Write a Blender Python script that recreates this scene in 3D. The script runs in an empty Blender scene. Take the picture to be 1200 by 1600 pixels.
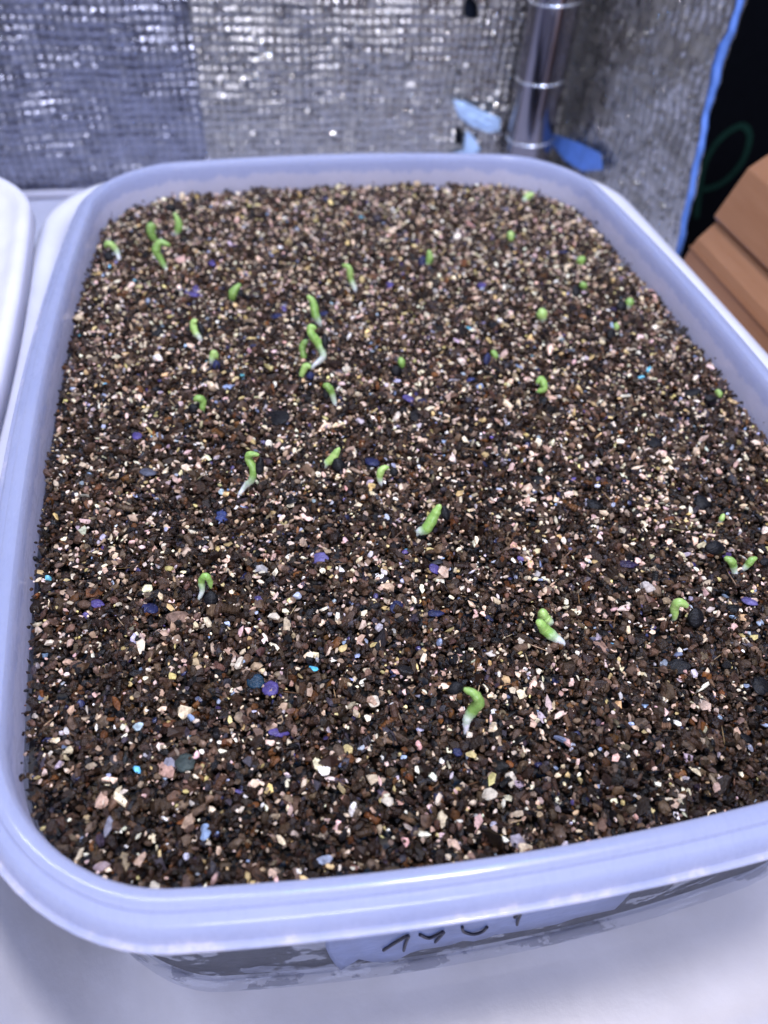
import bpy, math, random
import numpy as np
from mathutils import Vector, Matrix
random.seed(7); rng = np.random.default_rng(7)
CM = 0.01                                   # everything below is written in centimetres
scene = bpy.context.scene
COL = scene.collection

# ------------------------------------------------------------------ camera
cam_d = bpy.data.cameras.new('camera'); cam = bpy.data.objects.new('camera', cam_d); COL.objects.link(cam)
CP = Vector((-4.18346, -15.72291, 12.63314)) * CM
CR = Vector((0.98229075, -0.1805663, 0.05000695)); CU = Vector((0.1002249, 0.73189257, 0.67400908)); CF = Vector((0.15830304, 0.65706094, -0.73702854))
m = Matrix((CR, CU, -CF)).transposed().to_4x4(); m.translation = CP
cam.matrix_world = m
cam_d.sensor_fit = 'VERTICAL'; cam_d.sensor_height = 24.0; cam_d.lens = 1158.138 / 1600 * 24.0
cam_d.clip_start = 0.01; cam_d.clip_end = 20
cam_d.dof.use_dof = True; cam_d.dof.focus_distance = 0.150; cam_d.dof.aperture_fstop = 8.8
scene.camera = cam

# ------------------------------------------------------------------ world and lamps
w = bpy.data.worlds.new('World'); scene.world = w; w.use_nodes = True
w.node_tree.nodes['Background'].inputs[0].default_value = (.46, .46, .58, 1)
w.node_tree.nodes['Background'].inputs[1].default_value = .42
def lamp(name, loc, target, size, watt, color, sy=None):
    d = bpy.data.lights.new(name, 'AREA'); d.size = size * CM; d.energy = watt; d.color = color
    if sy: d.shape = 'RECTANGLE'; d.size_y = sy * CM
    o = bpy.data.objects.new(name, d); COL.objects.link(o)
    o.location = Vector(loc) * CM
    o.rotation_euler = (Vector(target) - Vector(loc)).to_track_quat('-Z', 'Y').to_euler()
    return o
lamp('grow_light', (7, -8, 58), (0, 0, 0), 7, 3.0, (1.0, .93, .91), 12)
lamp('grow_light_bar', (-20, 2, 50), (-2, 2, 0), 3, 1.2, (.82, .86, 1.0), 26)
lamp('blue_led_row', (5, 3, 57), (3, 8, 0), 26, 1.7, (.10, .36, 1.0), .8)
lamp('front_fill', (-6, -58, 30), (2, 12, -2), 26, 2.9, (.78, .80, 1.0), 12)  # added unseen fill lamp, brightens the far inner wall and the foil
scene.view_settings.view_transform = 'Standard'; scene.view_settings.look = 'None'
scene.view_settings.exposure = 0.0; scene.view_settings.gamma = 1.0

# ------------------------------------------------------------------ materials
def new_mat(name):
    M = bpy.data.materials.new(name); M.use_nodes = True
    nt = M.node_tree; return M, nt, nt.nodes['Principled BSDF'], nt.nodes['Material Output']
def setp(b, **k):
    for n, v in k.items():
        n = n.replace('_', ' ')
        if n in b.inputs:
            b.inputs[n].default_value = v
def N(nt, t, **k):
    n = nt.nodes.new(t)
    for a, v in k.items(): setattr(n, a, v)
    return n
def coords(nt, scale=(1, 1, 1)):
    tc = N(nt, 'ShaderNodeTexCoord'); mp = N(nt, 'ShaderNodeMapping')
    mp.inputs['Scale'].default_value = (100 * scale[0], 100 * scale[1], 100 * scale[2])
    nt.links.new(tc.outputs['Object'], mp.inputs[0]); return mp.outputs[0]
def noise(nt, vec, scale, detail=4, rough=.5):
    n = N(nt, 'ShaderNodeTexNoise'); n.inputs['Scale'].default_value = scale
    n.inputs['Detail'].default_value = detail; n.inputs['Roughness'].default_value = rough
    nt.links.new(vec, n.inputs['Vector']); return n.outputs['Fac']
def ramp(nt, fac, stops):
    r = N(nt, 'ShaderNodeValToRGB'); e = r.color_ramp.elements
    while len(e) < len(stops): e.new(.5)
    for x, (p, c) in zip(e, stops): x.position = p; x.color = (*c, 1) if len(c) == 3 else c
    nt.links.new(fac, r.inputs[0]); return r.outputs[0]
def bump(nt, b, h, strength, dist):
    n = N(nt, 'ShaderNodeBump'); n.inputs['Strength'].default_value = strength; n.inputs['Distance'].default_value = dist * CM
    nt.links.new(h, n.inputs['Height']); nt.links.new(n.outputs[0], b.inputs['Normal']); return n

def grain_mat(name, rough, spec, strength):
    M, nt, b, o = new_mat(name)
    at = N(nt, 'ShaderNodeAttribute'); at.attribute_name = 'Col'
    v = coords(nt)
    f = noise(nt, v, 9, 3, .65)
    mx = N(nt, 'ShaderNodeMix', data_type='RGBA', blend_type='MULTIPLY'); mx.inputs[0].default_value = 1
    nt.links.new(at.outputs['Color'], mx.inputs[6]); nt.links.new(ramp(nt, f, [(.3, (.5, .45, .42)), (.7, (1.45, 1.38, 1.3))]), mx.inputs[7])
    nt.links.new(mx.outputs[2], b.inputs['Base Color'])
    setp(b, Roughness=rough); b.inputs['Specular IOR Level'].default_value = spec
    bump(nt, b, noise(nt, v, 28, 3, .7), strength, .02)
    return M
M_soil = grain_mat('moist_brown_grain', .38, .30, 1.0)
M_pale = grain_mat('pale_stone_grain', .55, .4, .6)
M_grit = grain_mat('mica_grain', .3, .6, .4)

def plastic(name, col, rough=.35, sss=.0, coat=0):
    M, nt, b, o = new_mat(name)
    v = coords(nt)
    c = ramp(nt, noise(nt, v, .6, 5, .6), [(.3, tuple(x * .93 for x in col)), (.7, tuple(min(1, x * 1.05) for x in col))])
    nt.links.new(c, b.inputs['Base Color'])
    r = N(nt, 'ShaderNodeMapRange'); r.inputs[3].default_value = rough * .7; r.inputs[4].default_value = rough * 1.4
    nt.links.new(noise(nt, v, 2.5, 6, .7), r.inputs[0]); nt.links.new(r.outputs[0], b.inputs['Roughness'])
    if sss:
        b.inputs['Subsurface Weight'].default_value = sss; b.inputs['Subsurface Radius'].default_value = (.7, .8, 1); b.inputs['Subsurface Scale'].default_value = .003
    bump(nt, b, noise(nt, v, 3, 6, .65), .25, .03)
    return M
M_tray = plastic('white_tray_plastic', (.62, .62, .69), .36)
M_white = plastic('milky_white_plastic', (.68, .67, .77), .42)
M_shelf = plastic('shelf_white', (.55, .56, .68), .5)

# frosted polypropylene: diffuse + light let through, with fine scratches
M_rim, nt, b, o = new_mat('frosted_rim_plastic')
v = coords(nt); sc = noise(nt, coords(nt, (1, .25, 1)), 14, 4, .7)
setp(b, Roughness=.26); b.inputs['Specular IOR Level'].default_value = .6
b.inputs['Subsurface Weight'].default_value = .5; b.inputs['Subsurface Radius'].default_value = (.8, .9, 1); b.inputs['Subsurface Scale'].default_value = .004
rr = N(nt, 'ShaderNodeMapRange'); rr.inputs[3].default_value = .14; rr.inputs[4].default_value = .42; nt.links.new(noise(nt, coords(nt, (1, .3, 1)), 5, 6, .75), rr.inputs[0]); nt.links.new(rr.outputs[0], b.inputs['Roughness'])
cbase = ramp(nt, noise(nt, v, .5, 4, .6), [(.3, (.42, .475, .71)), (.7, (.49, .54, .76))])
# whitish band low on the rim, with a ragged upper edge
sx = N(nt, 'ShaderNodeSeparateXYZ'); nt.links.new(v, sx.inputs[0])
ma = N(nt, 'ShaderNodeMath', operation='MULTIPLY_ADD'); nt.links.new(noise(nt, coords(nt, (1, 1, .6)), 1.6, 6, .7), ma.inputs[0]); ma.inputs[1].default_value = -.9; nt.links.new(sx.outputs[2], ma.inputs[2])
pale_band = ramp(nt, ma.outputs[0], [(.04, (.85, .85, .85)), (.10, (.12, .12, .12)), (.2, (0, 0, 0))])
mf = N(nt, 'ShaderNodeMix', data_type='RGBA'); nt.links.new(pale_band, mf.inputs[0]); nt.links.new(cbase, mf.inputs[6]); mf.inputs[7].default_value = (.86, .82, .92, 1)
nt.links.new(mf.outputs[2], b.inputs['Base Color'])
bump(nt, b, sc, .35, .02)
tr = N(nt, 'ShaderNodeBsdfTranslucent'); tr.inputs[0].default_value = (.90, .90, .97, 1)
mx = N(nt, 'ShaderNodeMixShader'); mx.inputs[0].default_value = .50
b.inputs['Coat Weight'].default_value = .6; b.inputs['Coat Roughness'].default_value = .07
nt.links.new(b.outputs[0], mx.inputs[1]); nt.links.new(tr.outputs[0], mx.inputs[2])
te = N(nt, 'ShaderNodeBsdfTransparent'); te.inputs[0].default_value = (.93, .94, .98, 1); m4 = N(nt, 'ShaderNodeMixShader'); m4.inputs[0].default_value = .14
nt.links.new(mx.outputs[0], m4.inputs[1]); nt.links.new(te.outputs[0], m4.inputs[2]); nt.links.new(m4.outputs[0], o.inputs[0])

# thin clear-milky wall of the tub
M_body, nt, b, o = new_mat('clear_milky_plastic')
v = coords(nt, (.7, .7, .75))
setp(b, Roughness=.06); b.inputs['Specular IOR Level'].default_value = .6
b.inputs['Base Color'].default_value = (.36, .39, .50, 1)
tp = N(nt, 'ShaderNodeBsdfTransparent'); tp.inputs[0].default_value = (.93, .94, .97, 1)
mx = N(nt, 'ShaderNodeMixShader')
f = ramp(nt, noise(nt, v, 1.1, 5, .62), [(.52, (.08, .08, .08)), (.545, (.14, .14, .14)), (.565, (.5, .5, .5))])
bump(nt, b, noise(nt, coords(nt), .8, 4, .5), .3, .05)
nt.links.new(f, mx.inputs[0]); nt.links.new(tp.outputs[0], mx.inputs[1]); nt.links.new(b.outputs[0], mx.inputs[2]); nt.links.new(mx.outputs[0], o.inputs[0])

def foil_mat(name, tint, rough, glint):
    M, nt, b, o = new_mat(name)
    v = coords(nt)
    at = N(nt, 'ShaderNodeAttribute'); at.attribute_name = 'Col'      # threads of the woven scrim, per vertex
    c = ramp(nt, noise(nt, v, 1.3, 6, .7), [(.3, tuple(x * .72 for x in tint)), (.7, tuple(min(.95, x * 1.1) for x in tint))])
    mx = N(nt, 'ShaderNodeMix', data_type='RGBA', blend_type='MULTIPLY'); mx.inputs[0].default_value = 1
    nt.links.new(c, mx.inputs[6]); nt.links.new(at.outputs['Color'], mx.inputs[7])
    nt.links.new(mx.outputs[2], b.inputs['Base Color']); setp(b, Metallic=.95)
    r = N(nt, 'ShaderNodeMapRange'); r.inputs[1].default_value = .42; r.inputs[2].default_value = .58; r.inputs[3].default_value = .12; r.inputs[4].default_value = rough
    nt.links.new(noise(nt, v, 1.6, 4, .7), r.inputs[0]); nt.links.new(r.outputs[0], b.inputs['Roughness'])
    vo = N(nt, 'ShaderNodeTexVoronoi'); vo.inputs['Scale'].default_value = 2.6; nt.links.new(v, vo.inputs['Vector'])
    sp = N(nt, 'ShaderNodeSeparateColor'); nt.links.new(vo.outputs['Color'], sp.inputs[0])
    sq = N(nt, 'ShaderNodeMath', operation='POWER'); nt.links.new(vo.outputs['Distance'], sq.inputs[0]); sq.inputs[1].default_value = 2
    rp = N(nt, 'ShaderNodeMath', operation='POWER'); nt.links.new(sp.outputs[0], rp.inputs[0]); rp.inputs[1].default_value = 5
    ml = N(nt, 'ShaderNodeMath', operation='MULTIPLY'); nt.links.new(sq.outputs[0], ml.inputs[0]); nt.links.new(rp.outputs[0], ml.inputs[1])
    m2 = N(nt, 'ShaderNodeMath', operation='MULTIPLY'); nt.links.new(ml.outputs[0], m2.inputs[0]); m2.inputs[1].default_value = -glint
    m3 = N(nt, 'ShaderNodeMath', operation='MULTIPLY_ADD'); nt.links.new(noise(nt, v, 7, 4, .7), m3.inputs[0]); m3.inputs[1].default_value = .12; nt.links.new(m2.outputs[0], m3.inputs[2])
    bump(nt, b, m3.outputs[0], 1.0, .1)
    return M
M_foilA = foil_mat('foil_bluish', (.43, .44, .52), .44, 1.4)
M_foilB = foil_mat('foil_warm', (.60, .58, .55), .42, 3.0)

M_pole, nt, b, o = new_mat('chrome_pole'); setp(b, Metallic=1.0, Roughness=.09); b.inputs['Base Color'].default_value = (.30, .28, .30, 1)
bump(nt, b, noise(nt, coords(nt, (1, 1, .1)), 3, 3), .05, .05)
M_ring, nt, b, o = new_mat('pole_joint_metal'); setp(b, Metallic=1.0, Roughness=.25); b.inputs['Base Color'].default_value = (.8, .85, .95, 1)
def flat(name, col, rough=.5, spec=.4, bs=0, bscale=4):
    M, nt, b, o = new_mat(name)
    v = coords(nt)
    nt.links.new(ramp(nt, noise(nt, v, bscale * .5, 4, .6), [(.3, tuple(x * .8 for x in col)), (.7, tuple(x * 1.15 for x in col))]), b.inputs['Base Color'])
    setp(b, Roughness=rough); b.inputs['Specular IOR Level'].default_value = spec
    if bs: bump(nt, b, noise(nt, v, bscale, 5, .6), bs, .05)
    return M
M_tape = flat('blue_tape', (.11, .24, .68), .4, .5, .5, 3)
M_tapeP = flat('pale_blue_tape', (.45, .62, .88), .3, .6, .6, 3)
M_hole = flat('torn_dark_gap', (.01, .02, .05), .6)
M_black = flat('dark_room_black', (.0025, .003, .005), .9, .05)  # near-black base stands in for the unlit room
M_green = flat('faded_green_ink', (.006, .03, .022), .8, .1)
M_stem_root = None
M_paper = flat('damp_shaded_label', (.12, .155, .30), .35, .5, .4, 3)  # shade under the rim is put into the damp paper's darker, bluer colour
M_ink = flat('black_ink', (.02, .02, .035), .5)
M_fill = flat('packed_wet_mix', (.040, .036, .034), .6, .3, .6, 5)

# brown varnished wood with grain along the length
M_wood, nt, b, o = new_mat('varnished_brown_wood')
f = noise(nt, coords(nt, (1.2, .16, 1.2)), 1.1, 7, .6)
nt.links.new(ramp(nt, f, [(.25, (.27, .115, .052)), (.5, (.31, .145, .070)), (.75, (.36, .175, .090))]), b.inputs['Base Color'])
setp(b, Roughness=.38); b.inputs['Specular IOR Level'].default_value = .5
bump(nt, b, f, .25, .03)

# sprout: pigment along the stem is stored per vertex
M_sprout, nt, b, o = new_mat('sprout_flesh')
at = N(nt, 'ShaderNodeAttribute'); at.attribute_name = 'Col'
mx = N(nt, 'ShaderNodeMix', data_type='RGBA', blend_type='MULTIPLY'); mx.inputs[0].default_value = 1
nt.links.new(at.outputs['Color'], mx.inputs[6])
nt.links.new(ramp(nt, noise(nt, coords(nt), 9, 4, .6), [(.35, (.75, .85, .7)), (.65, (1.15, 1.1, 1.1))]), mx.inputs[7])
nt.links.new(mx.outputs[2], b.inputs['Base Color']); setp(b, Roughness=.36)
b.inputs['Subsurface Weight'].default_value = .22; b.inputs['Subsurface Radius'].default_value = (.6, 1, .35); b.inputs['Subsurface Scale'].default_value = .0012
bump(nt, b, noise(nt, coords(nt), 22, 3, .6), .35, .02)

def hull_mat(name, col, rough, metal=0):
    M, nt, b, o = new_mat(name)
    v = coords(nt)
    nt.links.new(ramp(nt, noise(nt, v, 7, 4, .6), [(.3, tuple(x * .5 for x in col)), (.7, tuple(min(1, x * 1.3) for x in col))]), b.inputs['Base Color'])
    setp(b, Roughness=rough, Metallic=metal); b.inputs['Specular IOR Level'].default_value = .32
    bump(nt, b, noise(nt, coords(nt, (1, 3, 1)), 5, 4, .6), 1.0, .05)
    return M
HULL = {'black': hull_mat('hull_black', (.0025, .0025, .004), .5), 'navy': hull_mat('hull_navy', (.018, .022, .075), .33),
        'violet': hull_mat('hull_violet', (.075, .055, .20), .3), 'blue': hull_mat('hull_blue', (.03, .045, .15), .3),
        'teal': hull_mat('hull_teal', (.010, .035, .065), .3), 'grey': hull_mat('hull_grey', (.08, .085, .12), .4),
        'violetgrey': hull_mat('hull_violet_grey', (.13, .11, .28), .3), 'violetblack': hull_mat('hull_violet_black', (.025, .016, .05), .3),
        'darkgreen': hull_mat('disc_green_grey', (.04, .055, .05), .45)}
CHIP = {'quartz': hull_mat('quartz', (.62, .55, .50), .3), 'tan': hull_mat('tan_stone', (.58, .46, .31), .6), 'cream': hull_mat('cream_stone', (.74, .64, .50), .6),
        'yellow': hull_mat('yellow_stone', (.66, .53, .24), .5), 'greystone': hull_mat('grey_stone', (.26, .25, .30), .5), 'bluestone': hull_mat('blue_stone', (.30, .40, .58), .4),
        'cyan': hull_mat('cyan_fleck', (.10, .50, .72), .3), 'pink': hull_mat('pink_stone', (.45, .33, .33), .5)}

# ------------------------------------------------------------------ mesh helpers
def mesh_obj(name, verts, faces, mat, parent=None, smooth=False, loc=None, colors=None):
    me = bpy.data.meshes.new(name)
    vv = np.asarray(verts, dtype=np.float64) * CM
    if loc is not None: vv = vv - np.array(loc) * CM
    me.from_pydata(vv.tolist(), [], [list(map(int, f)) for f in faces]); me.update()
    if smooth: me.polygons.foreach_set('use_smooth', [True] * len(me.polygons))
    if colors is not None:
        ca = me.color_attributes.new('Col', 'FLOAT_COLOR', 'POINT')
        ca.data.foreach_set('color', np.c_[np.asarray(colors), np.ones(len(colors))].astype(np.float32).ravel())
    if mat: me.materials.append(mat)
    ob = bpy.data.objects.new(name, me); COL.objects.link(ob)
    if loc is not None: ob.location = Vector(loc) * CM
    if parent is not None:
        ob.parent = parent
        if loc is not None: ob.location = Vector(loc) * CM - parent.location
        else: ob.location = -parent.location
    return ob
def empty(name, loc):
    o = bpy.data.objects.new(name, None); COL.objects.link(o); o.location = Vector(loc) * CM; o.empty_display_size = .01; return o
def tag(o, label, cat, group=None, kind=None):
    o['label'] = label; o['category'] = cat
    if group: o['group'] = group
    if kind: o['kind'] = kind
    return o

A0, B0, R0, K0 = 8.5, 11.82, 2.43, .086
def ring(off, a=A0, b=B0, r=R0, k=K0, na=14, ne=20):
    A, B = a + off, b + off; R = max(.3, r + off)
    P = []
    cs = [(A - R, B - R, 0), (-(A - R), B - R, 90), (-(A - R), -(B - R), 180), (A - R, -(B - R), 270)]
    for i, (cx, cy, t0) in enumerate(cs):
        for j in range(na + 1):
            t = math.radians(t0 + 90 * j / na); P.append((cx + R * math.cos(t), cy + R * math.sin(t)))
        nx, ny, nt0 = cs[(i + 1) % 4]
        s = P[-1]; t = math.radians(nt0); e = (nx + R * math.cos(t), ny + R * math.sin(t))
        for j in range(1, ne): P.append((s[0] + (e[0] - s[0]) * j / ne, s[1] + (e[1] - s[1]) * j / ne))
    return np.array([(x * (1 + k * (1 - (y / B) ** 2)), y * (1 + k * a / b * (1 - (x / A) ** 2))) for x, y in P])
def loft(profile, closed=False, cap_end=False, center=(0, 0), **kw):
    V, Fc = [], []; n = None
    for off, z in profile:
        r = ring(off, **kw); n = len(r)
        V += [(x + center[0], y + center[1], z) for x, y in r]
    m = len(profile)
    for i in range(m if closed else m - 1):
        i2 = (i + 1) % m
        for j in range(n):
            j2 = (j + 1) % n
            Fc.append((i * n + j, i * n + j2, i2 * n + j2, i2 * n + j))
    if cap_end: Fc.append(tuple((m - 1) * n + j for j in range(n)))
    return V, Fc
def tube(path, radii, nseg=14, cap=True):
    P = [Vector(p) for p in path]; V, Fc = [], []
    up = Vector((0, 0, 1)); prev = None
    for i, p in enumerate(P):
        t = (P[min(i + 1, len(P) - 1)] - P[max(i - 1, 0)]).normalized()
        if prev is None:
            s = t.cross(Vector((.3, 1, .2))).normalized()
        else:
            s = (prev - t * prev.dot(t)).normalized()
        prev = s; q = t.cross(s)
        for j in range(nseg):
            a = 2 * math.pi * j / nseg; V.append(tuple(p + (s * math.cos(a) + q * math.sin(a)) * radii[i]))
    for i in range(len(P) - 1):
        for j in range(nseg):
            j2 = (j + 1) % nseg; Fc.append((i * nseg + j, i * nseg + j2, (i + 1) * nseg + j2, (i + 1) * nseg + j))
    if cap: Fc.append(tuple(range(nseg))[::-1]); Fc.append(tuple((len(P) - 1) * nseg + j for j in range(nseg)))
    return V, Fc
def catmull(P, per=6):
    P = [np.array(p, float) for p in P]; Q = [2 * P[0] - P[1]] + P + [2 * P[-1] - P[-2]]; out = []
    for i in range(1, len(Q) - 2):
        for j in range(per):
            t = j / per; a, b_, c, d = Q[i - 1], Q[i], Q[i + 1], Q[i + 2]
            out.append(.5 * (2 * b_ + (c - a) * t + (2 * a - 5 * b_ + 4 * c - d) * t * t + (3 * b_ - a - 3 * c + d) * t ** 3))
    out.append(P[-1]); return out
def extrude_profile(prof, y0, y1, ny=1):
    n = len(prof); V = []
    for k in range(ny + 1):
        y = y0 + (y1 - y0) * k / ny
        V += [(x, y, z) for x, z in prof]
    Fc = [tuple(range(n))[::-1], tuple(ny * n + j for j in range(n))]
    for k in range(ny):
        for j in range(n): Fc.append((k * n + j, k * n + (j + 1) % n, (k + 1) * n + (j + 1) % n, (k + 1) * n + j))
    return V, Fc
def bevel(o, w, seg=2):
    md = o.modifiers.new('bevel', 'BEVEL'); md.width = w * CM; md.segments = seg; md.limit_method = 'ANGLE'; md.angle_limit = math.radians(25)

# ------------------------------------------------------------------ setting
ZF = -6.6
V = [(-60, -40), (60, -40), (60, 10.9), (16.4, 10.9), (16.4, 28.4), (-60, 28.4)]; V = [(x, y, ZF - .25) for x, y in V] + [(x, y, ZF - 2) for x, y in V]
Fc = [(0, 1, 2, 3, 4, 5), (11, 10, 9, 8, 7, 6)] + [(i + 6, (i + 1) % 6 + 6, (i + 1) % 6, i) for i in range(6)]
o = mesh_obj('shelf', V, Fc, M_shelf); o['kind'] = 'structure'

# white tray under the tub: floor, sloping walls and a rolled rim
kw = dict(a=9.9, b=17.2, r=2.9, k=.03)
prof = [(.62, -.30), (.66, -.14), (.58, -.02), (.40, .02), (.22, -.04), (.12, -.2), (-.05, -1.0), (-.6, -3.2), (-1.1, -4.9), (-1.6, -5.9), (-2.1, -6.4), (-2.6, -6.57), (-3.1, ZF)]
V, Fc = loft(prof, cap_end=True, center=(.1, -4.35), **kw)
tray = mesh_obj('tray', V, Fc, M_tray, smooth=True)
so = tray.modifiers.new('thickness', 'SOLIDIFY'); so.thickness = .0018; so.offset = 1
tag(tray, 'white plastic tray with rounded corners holding the tub of sprouts', 'tray')

# tub: body and rim
tub = empty('storage_tub', (0, 0, ZF + .03))
tag(tub, 'frosted lavender-blue plastic tub full of brown potting mix and sprouts', 'tub')
H = ZF + .08
outer = [(.12, -.255), (.12, -.3), (.12, -1.6), (.115, -3.6), (.10, -5.2), (.06, -5.9), (-.05, -6.3), (-.35, -6.48), (-.9, H)]
inner = [(-.9, H + .1), (-.43, -6.37), (-.22, -6.2), (-.11, -5.85), (-.07, -5.2), (-.04, -3.6), (-.02, -1.6), (0, -.3), (0, -.255)]
V, Fc = loft(outer + inner); 
n = len(ring(0)); Fc += [tuple(8 * n + j for j in range(n)), tuple(9 * n + j for j in range(n))[::-1]]
Fc = [f for f in Fc if not (len(f) == 4 and min(f) // n == 8 and max(f) // n == 9)]
mesh_obj('tub_body', V, Fc, M_body, tub, smooth=True)
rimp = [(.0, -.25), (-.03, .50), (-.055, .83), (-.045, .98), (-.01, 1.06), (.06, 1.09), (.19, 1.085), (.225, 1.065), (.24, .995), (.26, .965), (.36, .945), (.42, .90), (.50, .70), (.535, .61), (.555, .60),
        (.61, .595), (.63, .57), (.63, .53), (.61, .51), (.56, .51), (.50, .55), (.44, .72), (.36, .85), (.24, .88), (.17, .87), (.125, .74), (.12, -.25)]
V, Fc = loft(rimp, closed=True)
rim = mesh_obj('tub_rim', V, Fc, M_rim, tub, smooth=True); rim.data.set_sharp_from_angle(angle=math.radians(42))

# the paper label and its inked date on the front wall, under the rim
def wall_y(x, z, extra):
    offz = np.interp(-z, [0, 1.6, 3.6, 5.2], [.12, .12, .115, .10]) + extra
    r = ring(offz); r = r[r[:, 1] < -5]; r = r[np.argsort(r[:, 0])]
    return float(np.interp(x, r[:, 0], r[:, 1]))
top = [(-4.05, .2), (2.2, .2)]
low = [(-3.89, -2.4), (-3.82, -3.05), (-3.74, -3.7), (-3.61, -4.4), (-3.45, -3.99), (-3.27, -3.61), (-3.02, -3.88), (-2.75, -4.24), (-2.5, -4.1), (-2.28, -3.59), (-2.04, -3.53), (-1.67, -3.45), (-1.48, -3.48), (-1.28, -3.29), (-1.03, -3.47), (-0.75, -3.47), (-0.63, -3.2), (-0.27, -3.36), (0.13, -3.41), (0.65, -3.37), (1.03, -3.28), (1.83, -3.22)]
V, Fc = [], []
for i, (x, z) in enumerate(low):
    for k in range(7):
        zz = .2 + (z - .2) * k / 6; V.append((x, wall_y(x, zz, .012 + .02 * math.sin(i * 1.9 + k) ** 2), zz))
for i in range(len(low) - 1):
    for k in range(6): a = i * 7 + k; Fc.append((a, a + 1, a + 8, a + 7))
lab = mesh_obj('date_label', V, Fc, M_paper, tub, smooth=True)
lab.modifiers.new('t', 'SOLIDIFY').thickness = .00008
strokes = [[(-2.84, -2.93), (-2.66, -2.49), (-2.44, -2.07), (-2.44, -2.56), (-2.44, -3.17)], [(-2.23, -2.1), (-2.02, -2.47), (-1.79, -2.18), (-1.82, -2.54), (-1.87, -2.85)], [(-1.46, -2.02), (-1.39, -2.39), (-1.17, -2.72), (-1.0, -2.65), (-0.95, -2.35)], [(-0.51, -1.96), (-0.43, -1.8), (-0.39, -2.17), (-0.34, -2.58)]]
V, Fc = [], []
for s in strokes:
    pts = [(x, wall_y(x, z, .052), z) for x, z in [tuple(q) for q in catmull([(a, b_) for a, b_ in s], 5)]]
    v_, f_ = tube(pts, [.028] * len(pts), 6); k = len(V); V += v_; Fc += [tuple(i + k for i in f) for f in f_]
ink = mesh_obj('inked_date', V, Fc, M_ink, lab); ink.location = (0, 0, 0)

# neighbouring tub of the same make, lidded
cx = -20.15
tub2 = empty('storage_tub', (cx, 0, ZF + .03))
tag(tub2, 'white lidded plastic tub cut off by the left edge of the picture', 'tub')
V, Fc = loft(outer, cap_end=True, center=(cx, 0)); mesh_obj('tub_body', V, Fc, M_white, tub2, smooth=True)
lid = [(.12, .35), (.60, .34), (.66, .42), (.66, .86), (.60, .98), (.46, 1.04), (.30, 1.0), (.16, .86), (-.05, .74), (-.3, .72), (-2.5, .78)]
V, Fc = loft(lid, cap_end=True, center=(cx, 0)); mesh_obj('lid', V, Fc, M_white, tub2, smooth=True)

# ------------------------------------------------------------------ reflective foil sheets
def foil(name, origin, ux, length, z0, z1, mat, cell=.42, amp=.10, ribs=0, thread=.44, edge=None, seed=0, holes=()):
    """wavy woven sheet standing along ux from origin; normal = ux rotated -90 deg in plan"""
    rg = np.random.default_rng(seed)
    step = cell / 4; nu = int(length / step) + 1; nv = int((z1 - z0) / step) + 1
    u = np.linspace(0, length, nu); z = np.linspace(z0, z1, nv); U_, Z_ = np.meshgrid(u, z)
    def lf(wl, n=5):
        s = np.zeros_like(U_)
        for _ in range(n):
            a = rg.uniform(0, 6.28); k = 2 * math.pi / (wl * rg.uniform(.7, 1.4)); s += np.sin(k * (U_ * math.cos(a) + Z_ * math.sin(a)) + rg.uniform(0, 6.28))
        return s / n
    big = .35 * lf(9) + .12 * lf(2.6)
    cellu = np.floor(U_ / cell + .3 * lf(5)); cellz = np.floor(Z_ / cell + .2 * lf(5))
    fu = (U_ / cell + .25 * lf(5)); fz = (Z_ / cell + .25 * lf(5))
    pat = np.abs(np.sin(math.pi * fu)) ** .7 * (np.abs(np.sin(math.pi * fz)) ** .7 if not ribs else (.72 + .28 * np.abs(np.sin(math.pi * fz)) ** .7))
    jit = rg.normal(0, .25, U_.shape)
    d = big + amp * pat * (1 + .25 * lf(1.2)) + .008 * jit
    d -= d.mean()
    ux = np.array(ux, float); ux /= np.linalg.norm(ux); nrm = np.array([ux[1], -ux[0]])
    X = origin[0] + ux[0] * U_ + nrm[0] * d; Y = origin[1] + ux[1] * U_ + nrm[1] * d
    if edge is not None:      # cut line: shear the far end so the sheet ends along a leaning, uneven edge
        e = edge(Z_); fr = e / length; X = origin[0] + ux[0] * U_ * fr + nrm[0] * d; Y = origin[1] + ux[1] * U_ * fr + nrm[1] * d
    V = np.stack([X, Y, Z_], -1).reshape(-1, 3)
    idx = np.arange(nu * nv).reshape(nv, nu)
    Fq = np.stack([idx[:-1, :-1], idx[:-1, 1:], idx[1:, 1:], idx[1:, :-1]], -1).reshape(-1, 4)
    if holes:
        c = V[Fq].mean(1); keep = np.ones(len(Fq), bool)
        for hx, hz, rx, rz in holes: keep &= ((c[:, 0] - hx) / rx) ** 2 + ((c[:, 2] - hz) / rz) ** 2 + .35 * np.sin(c[:, 0] * 7 + c[:, 2] * 5) > 1
        Fq = Fq[keep]
    thr = (1 - thread) + thread * np.clip(pat * 1.25, 0, 1) * (1 + rg.normal(0, .15, pat.shape)) + .12 * lf(1.3); thr = np.clip(thr, .15, 1).reshape(-1, 1)
    return mesh_obj(name, V, Fq, mat, smooth=True, colors=np.repeat(thr, 3, 1))
f1 = foil('foil_sheet', (-40, 28.0), (1, 0), 35.0, ZF - .2, 16, M_foilA, seed=3)
tag(f1, 'bluish silver woven reflective foil sheet behind the left half', 'foil sheet', 'reflective foil sheets round the tub')
f2 = foil('foil_sheet', (-5.35, 27.75), (1, .0), 20.5, ZF - .2, 16, M_foilB, thread=.34, seed=4, holes=((8.9, 2.15, .42, .5), (9.05, -4.1, .22, .6)))
tag(f2, 'warmer grey crinkled foil sheet with two torn holes, left of the metal pole', 'foil sheet', 'reflective foil sheets round the tub')
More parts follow.
